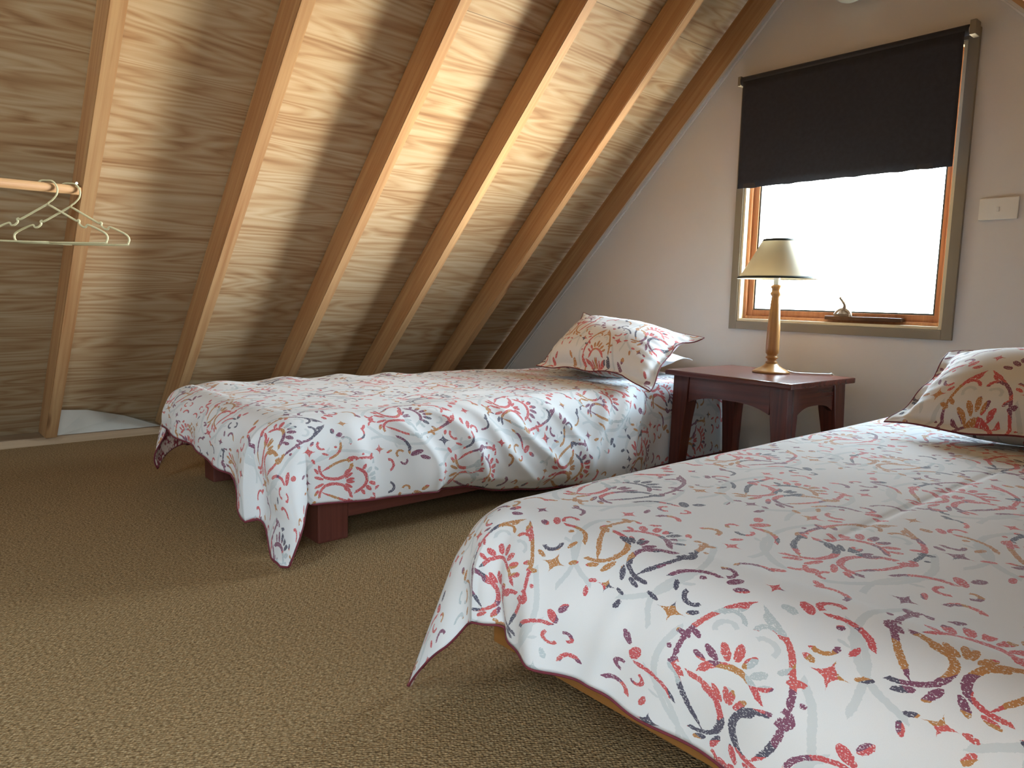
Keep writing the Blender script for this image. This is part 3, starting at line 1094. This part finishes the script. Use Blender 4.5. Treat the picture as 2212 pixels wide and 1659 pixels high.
def duvet2():
    R = 0.125
    xe0, xe1 = -0.868, -0.165
    ye = 0.820
    nu, nv = 240, 330
    hang_far, hang_near = 0.36, 0.34
    foot = 0.375
    U0, U1 = xe0 - hang_far, xe1 + hang_near
    V0, V1 = ye - foot, 2.90
    P, UV = [], []
    m1, m2 = fnoise(21), fnoise(33)
    for j in range(nv + 1):
        v = V0 + (V1 - V0) * j / nv
        row, ruv = [], []
        for i in range(nu + 1):
            u = U0 + (U1 - U0) * i / nu
            a = u - xe1 if u > xe1 else (u - xe0 if u < xe0 else 0.0)
            bb = ye - v if v < ye else 0.0
            if bb > 0:
                bb *= lerp_tab(u, [(-1.3, 0.80), (-1.05, 0.76), (-0.92, 0.70), (-0.83, 0.665), (-0.78, 0.69), (-0.72, 0.70), (-0.62, 0.68), (-0.54, 0.71), (-0.42, 0.70), (0.2, 0.70)])
            if a < 0:
                a *= lerp_tab(v, [(0.45, 0.84), (0.82, 0.78), (1.2, 0.80), (2.9, 0.85)])
            aa = abs(a)
            sx = 1 if a > 0 else -1
            cross = (u - (xe0 + xe1) / 2) / ((xe1 - xe0) / 2)
            ztop = 0.362 + 0.003 * m1(u * 1.3, v * 1.1) - 0.006 * max(0, v - 1.4) - 0.010 * max(0, abs(cross) - 0.6)
            if aa > 0 and bb > 0:
                rr = math.hypot(aa, bb) * 0.985
                out, dn = roll(rr, R)
                ang = math.atan2(bb, aa)
                flare = max(0, rr - 0.15)
                out += 0.36 * flare * math.sin(2 * ang) ** 2
                out += 0.016 * math.sin(4 * ang + 0.4) * min(1, max(0, (rr - 0.08) / 0.15))
                x = (xe1 if sx > 0 else xe0) + sx * out * math.cos(ang)
                y = ye - out * math.sin(ang)
                z = ztop - dn
            else:
                o1, d1 = roll(aa, R)
                o2, d2 = roll(bb, R)
                x = (xe1 if a > 0 else xe0) + sx * o1 if aa > 0 else u
                y = ye - o2 if bb > 0 else v
                z = ztop - d1 - d2
            if bb > 0 and a >= 0 or (bb > 0 and a == 0):
                pass
            if bb > 0:
                q = max(0.0, min(1.0, (bb - 0.04) / 0.2))
                y -= q * (0.008 * math.sin(u * 16 + 0.5) + 0.004 * math.sin(u * 37 + bb * 9)) * (1 if a == 0 else 0.4)
                y += q * 0.020 * bump_g(u + 0.845 - 0.10 * bb, 0.020)      # crease beside the corner flap
                y -= q * 0.012 * bump_g(u + 0.780 - 0.25 * bb, 0.03)
                y -= q * 0.007 * bump_g(u + 0.60 + 0.25 * (bb - .2), 0.02)
            if aa == 0 and bb <= 0:
                z += 0.0022 * m2(u * 1.1, v * 0.9, 1.0)
                # stitched seam running along the bed
                z -= 0.0035 * bump_g(u + 0.44 - 0.02 * (v - 1.4), 0.006) * (1 if 1.0 < v < 1.75 else 0)
            z = max(z, 0.010)
            row.append((x, y, z)); ruv.append((u, v))
        P.append(row); UV.append(ruv)
    o = grid_mesh('duvet', P, UV, None, None, [M_print, M_prev])
    md = o.modifiers.new('thick', 'SOLIDIFY'); md.thickness = 0.006; md.offset = -1; md.material_offset = 1; md.material_offset_rim = 1
    tag(o, 'bright white patterned duvet on the foreground bed, filling the lower right of the photo', 'duvet')
    edge = [P[j][0] for j in range(nv, 0, -2)] + [P[0][i] for i in range(0, nu + 1, 2)] + [P[j][nu] for j in range(1, nv + 1, 2)]
    edge = [(p[0], p[1], max(p[2] - 0.002, 0.006)) for p in edge]
    pin_of(o, edge, 'piping', M_pipe, 0.0020)
    return P


P2 = duvet2()


# ------------------------------------------------------------------ pillows
def pillow(corners, thick, m, label, seed, group=None, fl=0.028, warp=None, off=(0, 0), patterned=True):
    """corners: lower-left, lower-right, upper-right, upper-left of the pillow's mid surface"""
    LL, LR, UR, UL = [Vector(c) for c in corners]
    nn = (LR - LL).cross(UL - LL).normalized()
    cen = (LL + LR + UR + UL) / 4
    f = fnoise(seed)
    N = 72
    Wd, Hd = (LR - LL).length, (UL - LL).length

    def surf(side):
        P, UV = [], []
        for j in range(N + 1):
            rw, ru = [], []
            for i in range(N + 1):
                a, c = -1 + 2 * i / N, -1 + 2 * j / N
                fa, fc = 1 - 2 * fl / Wd, 1 - 2 * fl / Hd
                ia, ic = min(1, abs(a) / fa), min(1, abs(c) / fc)
                prof = max(0.0, (1 - ia ** 2.6)) ** 0.55 * max(0.0, (1 - ic ** 2.6)) ** 0.55
                # sides pulled in between the corners
                pa = 1 - 0.055 * (1 - c * c) * abs(a) ** 3
                pc = 1 - 0.060 * (1 - a * a) * abs(c) ** 3
                A2, C2 = a * pa, c * pc
                s, t2 = (A2 + 1) / 2, (C2 + 1) / 2
                base = (LL * (1 - s) + LR * s) * (1 - t2) + (UL * (1 - s) + UR * s) * t2
                edge = max(abs(a), abs(c))
                wr = 0.010 * f(a * 0.9, c * 0.9) * prof
                rim = 0.006 * math.sin(9 * a + seed) * abs(c) ** 6 + 0.006 * math.sin(8 * c + seed) * abs(a) ** 6
                # radiating puckers near the seams
                puck = 0.004 * math.sin(30 * (a if abs(c) > abs(a) else c) + seed) * max(0, edge - 0.55) * (1 - max(0, edge - 0.93) / 0.07)
                p = base + nn * (side * (thick / 2 * prof + 0.0015) + wr + rim + puck * side)
                if warp: p = warp(p, a, c)
                rw.append(tuple(p)); ru.append((s * Wd + off[0] + (0.0 if side > 0 else 0.9), t2 * Hd + off[1]))
            P.append(rw); UV.append(ru)
        return P, UV
    Pf, Uf = surf(1)
    Pb, Ub = surf(-1)
    n_ = N + 1
    verts = [v for r in Pf for v in r] + [v for r in Pb for v in r]
    uvs = [v for r in Uf for v in r] + [v for r in Ub for v in r]
    faces = []
    for j in range(N):
        for i in range(N):
            k = j * n_ + i
            faces.append((k, k + 1, k + 1 + n_, k + n_))
            k2 = k + n_ * n_
            faces.append((k2, k2 + n_, k2 + 1 + n_, k2 + 1))
    rim_i = [i for i in range(N)] + [N + n_ * j for j in range(N)] + [n_ * N + N - i for i in range(N)] + [n_ * (N - j) for j in range(N)]
    for k in range(len(rim_i)):
        a, c = rim_i[k], rim_i[(k + 1) % len(rim_i)]
        faces.append((a, a + n_ * n_, c + n_ * n_, c))
    me = bpy.data.meshes.new('pillow')
    me.from_pydata(verts, [], faces)
    uvl = me.uv_layers.new(name='UVMap')
    for l in me.loops: uvl.data[l.index].uv = uvs[l.vertex_index]
    for p in me.polygons: p.use_smooth = True
    o = link('pillow', me, m)
    if patterned:
        edge = [tuple((Vector(verts[k]) + Vector(verts[k + n_ * n_])) / 2) for k in rim_i[::2]]
        b = bmesh.new(); tube(b, edge, 0.0023, 7, closed=True)
        obj('piping', b, M_pipe, o, True)
    tag(o, label, 'pillow', group)
    return o


def warp1(p, a, c):
    # lower right corner slips over the mattress edge, upper right ear curls out
    k = max(0, a - 0.55) * max(0, -c - 0.1)
    p = p + Vector((0.06 * k, -0.05 * k, -0.12 * k))
    k = max(0, a - 0.7) * max(0, c - 0.55)
    p = p + Vector((0.40 * k, 0.0, -0.15 * k))
    return p


pillow([(-2.350, 2.215, 0.388), (-1.665, 2.145, 0.405), (-1.735, 2.515, 0.560), (-2.395, 2.56, 0.620)], 0.190, M_print2,
       'patterned pillow propped at the head of the bed along the sloping wall', 5, warp=warp1, off=(0.3, 0.7))
pillow([(-2.50, 2.42, 0.415), (-1.98, 2.42, 0.415), (-1.98, 2.87, 0.425), (-2.50, 2.87, 0.430)], 0.11, M_sheet,
       'plain white pillow lying beneath the patterned pillow by the bedside table', 8, patterned=False)
pillow([(-0.762, 1.985, 0.387), (-0.065, 1.980, 0.392), (-0.070, 2.330, 0.590), (-0.735, 2.325, 0.570)], 0.190, M_print,
       'white patterned pillow at the head of the foreground bed, cut by the right edge', 9, off=(0.62, 0.15))
pillow([(-0.70, 2.30, 0.420), (-0.12, 2.30, 0.420), (-0.12, 2.76, 0.425), (-0.70, 2.76, 0.425)], 0.11, M_sheet,
       'plain white pillow lying under the patterned pillow on the foreground bed', 12, patterned=False)

# ------------------------------------------------------------------ bedside table
TB = empty('bedside_table', (-1.516, 2.648, 0.0), math.radians(-3.6))
TW, TD, TH = 0.573, 0.450, 0.412
b = bmesh.new(); bx(b, (-TW / 2, -TD / 2, TH - 0.022), (TW / 2, TD / 2, TH), 0.006)
grain_uv(obj('tabletop', b, M_mahog, TB), (1, 0, 0))
ins = 0.026
LT = 0.078


def tleg(sx, sy):
    b = bmesh.new()
    z1 = TH - 0.0225
    secs = [(0.0, 0.050), (0.20, 0.062), (0.28, 0.070), (z1, LT)]
    rings = []
    X, Y = TW / 2 - ins, TD / 2 - ins
    for z, w in secs:
        ext = 0.010 * (1 - z / z1)
        xo, yo = sx * (X + (ext if sx > 0 else 0)), sy * (Y + ext)
        rings.append([b.verts.new(q) for q in ((xo, yo, z), (xo - sx * w, yo, z), (xo - sx * w, yo - sy * w, z), (xo, yo - sy * w, z))])
    for r0, r1 in zip(rings, rings[1:]):
        for k in range(4):
            b.faces.new((r0[k], r0[(k + 1) % 4], r1[(k + 1) % 4], r1[k]))
    b.faces.new(rings[0][::-1]); b.faces.new(rings[-1])
    bmesh.ops.recalc_face_normals(b, faces=b.faces)
    bmesh.ops.bevel(b, geom=list(b.edges), offset=0.002, segments=1, affect='EDGES')
    grain_uv(obj('leg', b, M_mahog, TB), (0, 0, 1), (sx * 0.3, sy * 0.7))


for sx in (-1, 1):
    for sy in (-1, 1):
        tleg(sx, sy)


def apron(ax, s):
    b = bmesh.new()
    z1 = TH - 0.0225
    hl = (TW / 2 if ax == 'x' else TD / 2) - ins - LT + 0.002
    off = (TD / 2 if ax == 'x' else TW / 2) - ins - 0.006
    n = 16
    pts = [(-hl, z1)] + [(hl, z1)]
    low = []
    for k in range(n + 1):
        q = 1 - 2 * k / n
        low.append((q * hl, z1 - 0.075 - 0.030 * abs(q) ** 3))
    pts = pts + low
    if ax == 'x':
        poly_extrude(b, [(p, s * off, z) for p, z in pts], (0, -s * 0.02, 0))
    else:
        poly_extrude(b, [(s * off, p, z) for p, z in pts], (-s * 0.02, 0, 0))
    grain_uv(obj('apron', b, M_mahog, TB), (1, 0, 0) if ax == 'x' else (0, 1, 0))


for s in (-1, 1):
    apron('x', s); apron('y', s)
tag(TB, 'dark red mahogany bedside table with tapered legs, between the two beds below the window', 'table')

# ------------------------------------------------------------------ table lamp
LP = empty('table_lamp', (-1.500, 2.722, TH), math.radians(0))
b = bmesh.new()
lathe(b, [(0.072, 0.0), (0.073, 0.006), (0.066, 0.010), (0.060, 0.013), (0.045, 0.020), (0.030, 0.030), (0.022, 0.040)], 40)
obj('base', b, M_lampwood, LP, True)
b = bmesh.new()
lathe(b, [(0.022, 0.038), (0.024, 0.043), (0.017, 0.048), (0.018, 0.056), (0.024, 0.060), (0.024, 0.064), (0.019, 0.068), (0.020, 0.074), (0.0255, 0.080),
          (0.0262, 0.100), (0.0250, 0.180), (0.0205, 0.250), (0.0165, 0.300), (0.0160, 0.308), (0.0205, 0.314), (0.0215, 0.320), (0.0165, 0.328), (0.0165, 0.336), (0.0210, 0.344), (0.0200, 0.350), (0.012, 0.354)], 36)
grain_uv(obj('stem', b, M_lampwood, LP, True), (0, 0, 1))
b = bmesh.new(); lathe(b, [(0.0115, 0.352), (0.0125, 0.356), (0.0125, 0.410), (0.009, 0.414)], 20)
obj('bulb_holder', b, M_white, LP, True)
b = bmesh.new()
zs0, zs1, r0, r1 = 0.378, 0.532, 0.150, 0.061
n = 14
prof = []
for k in range(n + 1):
    q = k / n
    prof.append((r0 + (r1 - r0) * (q ** 0.93), zs0 + (zs1 - zs0) * q))
lathe(b, prof, 56, close=False)
shade = obj('lamp_shade', b, M_shade, LP, True)
md = shade.modifiers.new('thick', 'SOLIDIFY'); md.thickness = 0.0015
for nm, rr, zz in (('shade_trim', r0 + 0.0012, zs0 + 0.003), ('shade_trim', r1 + 0.0012, zs1 - 0.003)):
    b = bmesh.new()
    h_ = 0.0045
    sl = (r1 - r0) / (zs1 - zs0)
    lathe(b, [(rr - sl * h_ , zz - h_), (rr + 0.001 - sl * h_, zz - h_), (rr + 0.001 + sl * h_, zz + h_), (rr + sl * h_, zz + h_), (rr - sl * h_, zz - h_)], 56, close=False)
    obj(nm, b, M_shadetrim, shade, True)
# shade carrier
b = bmesh.new()
for k in range(3):
    a = 2 * PI * k / 3
    tube(b, [(0.010 * math.cos(a), 0.010 * math.sin(a), 0.412), (0.0585 * math.cos(a), 0.0585 * math.sin(a), 0.527)], 0.0012, 6)
obj('shade_carrier', b, M_white, LP)
b = bmesh.new()
cd = smooth_path([(0.060, 0.020, 0.012), (0.085, 0.028, 0.006), (0.125, 0.055, 0.005), (0.165, 0.095, 0.0045), (0.185, 0.120, 0.0045), (0.185, 0.140, 0.0045), (0.180, 0.175, -0.02), (0.180, 0.190, -0.12), (0.180, 0.195, -0.36)], 6)
tube(b, cd, 0.0032, 8)
obj('cord', b, M_white, LP, True)
tag(LP, 'turned wooden table lamp with cream cone shade, standing on the bedside table', 'lamp')
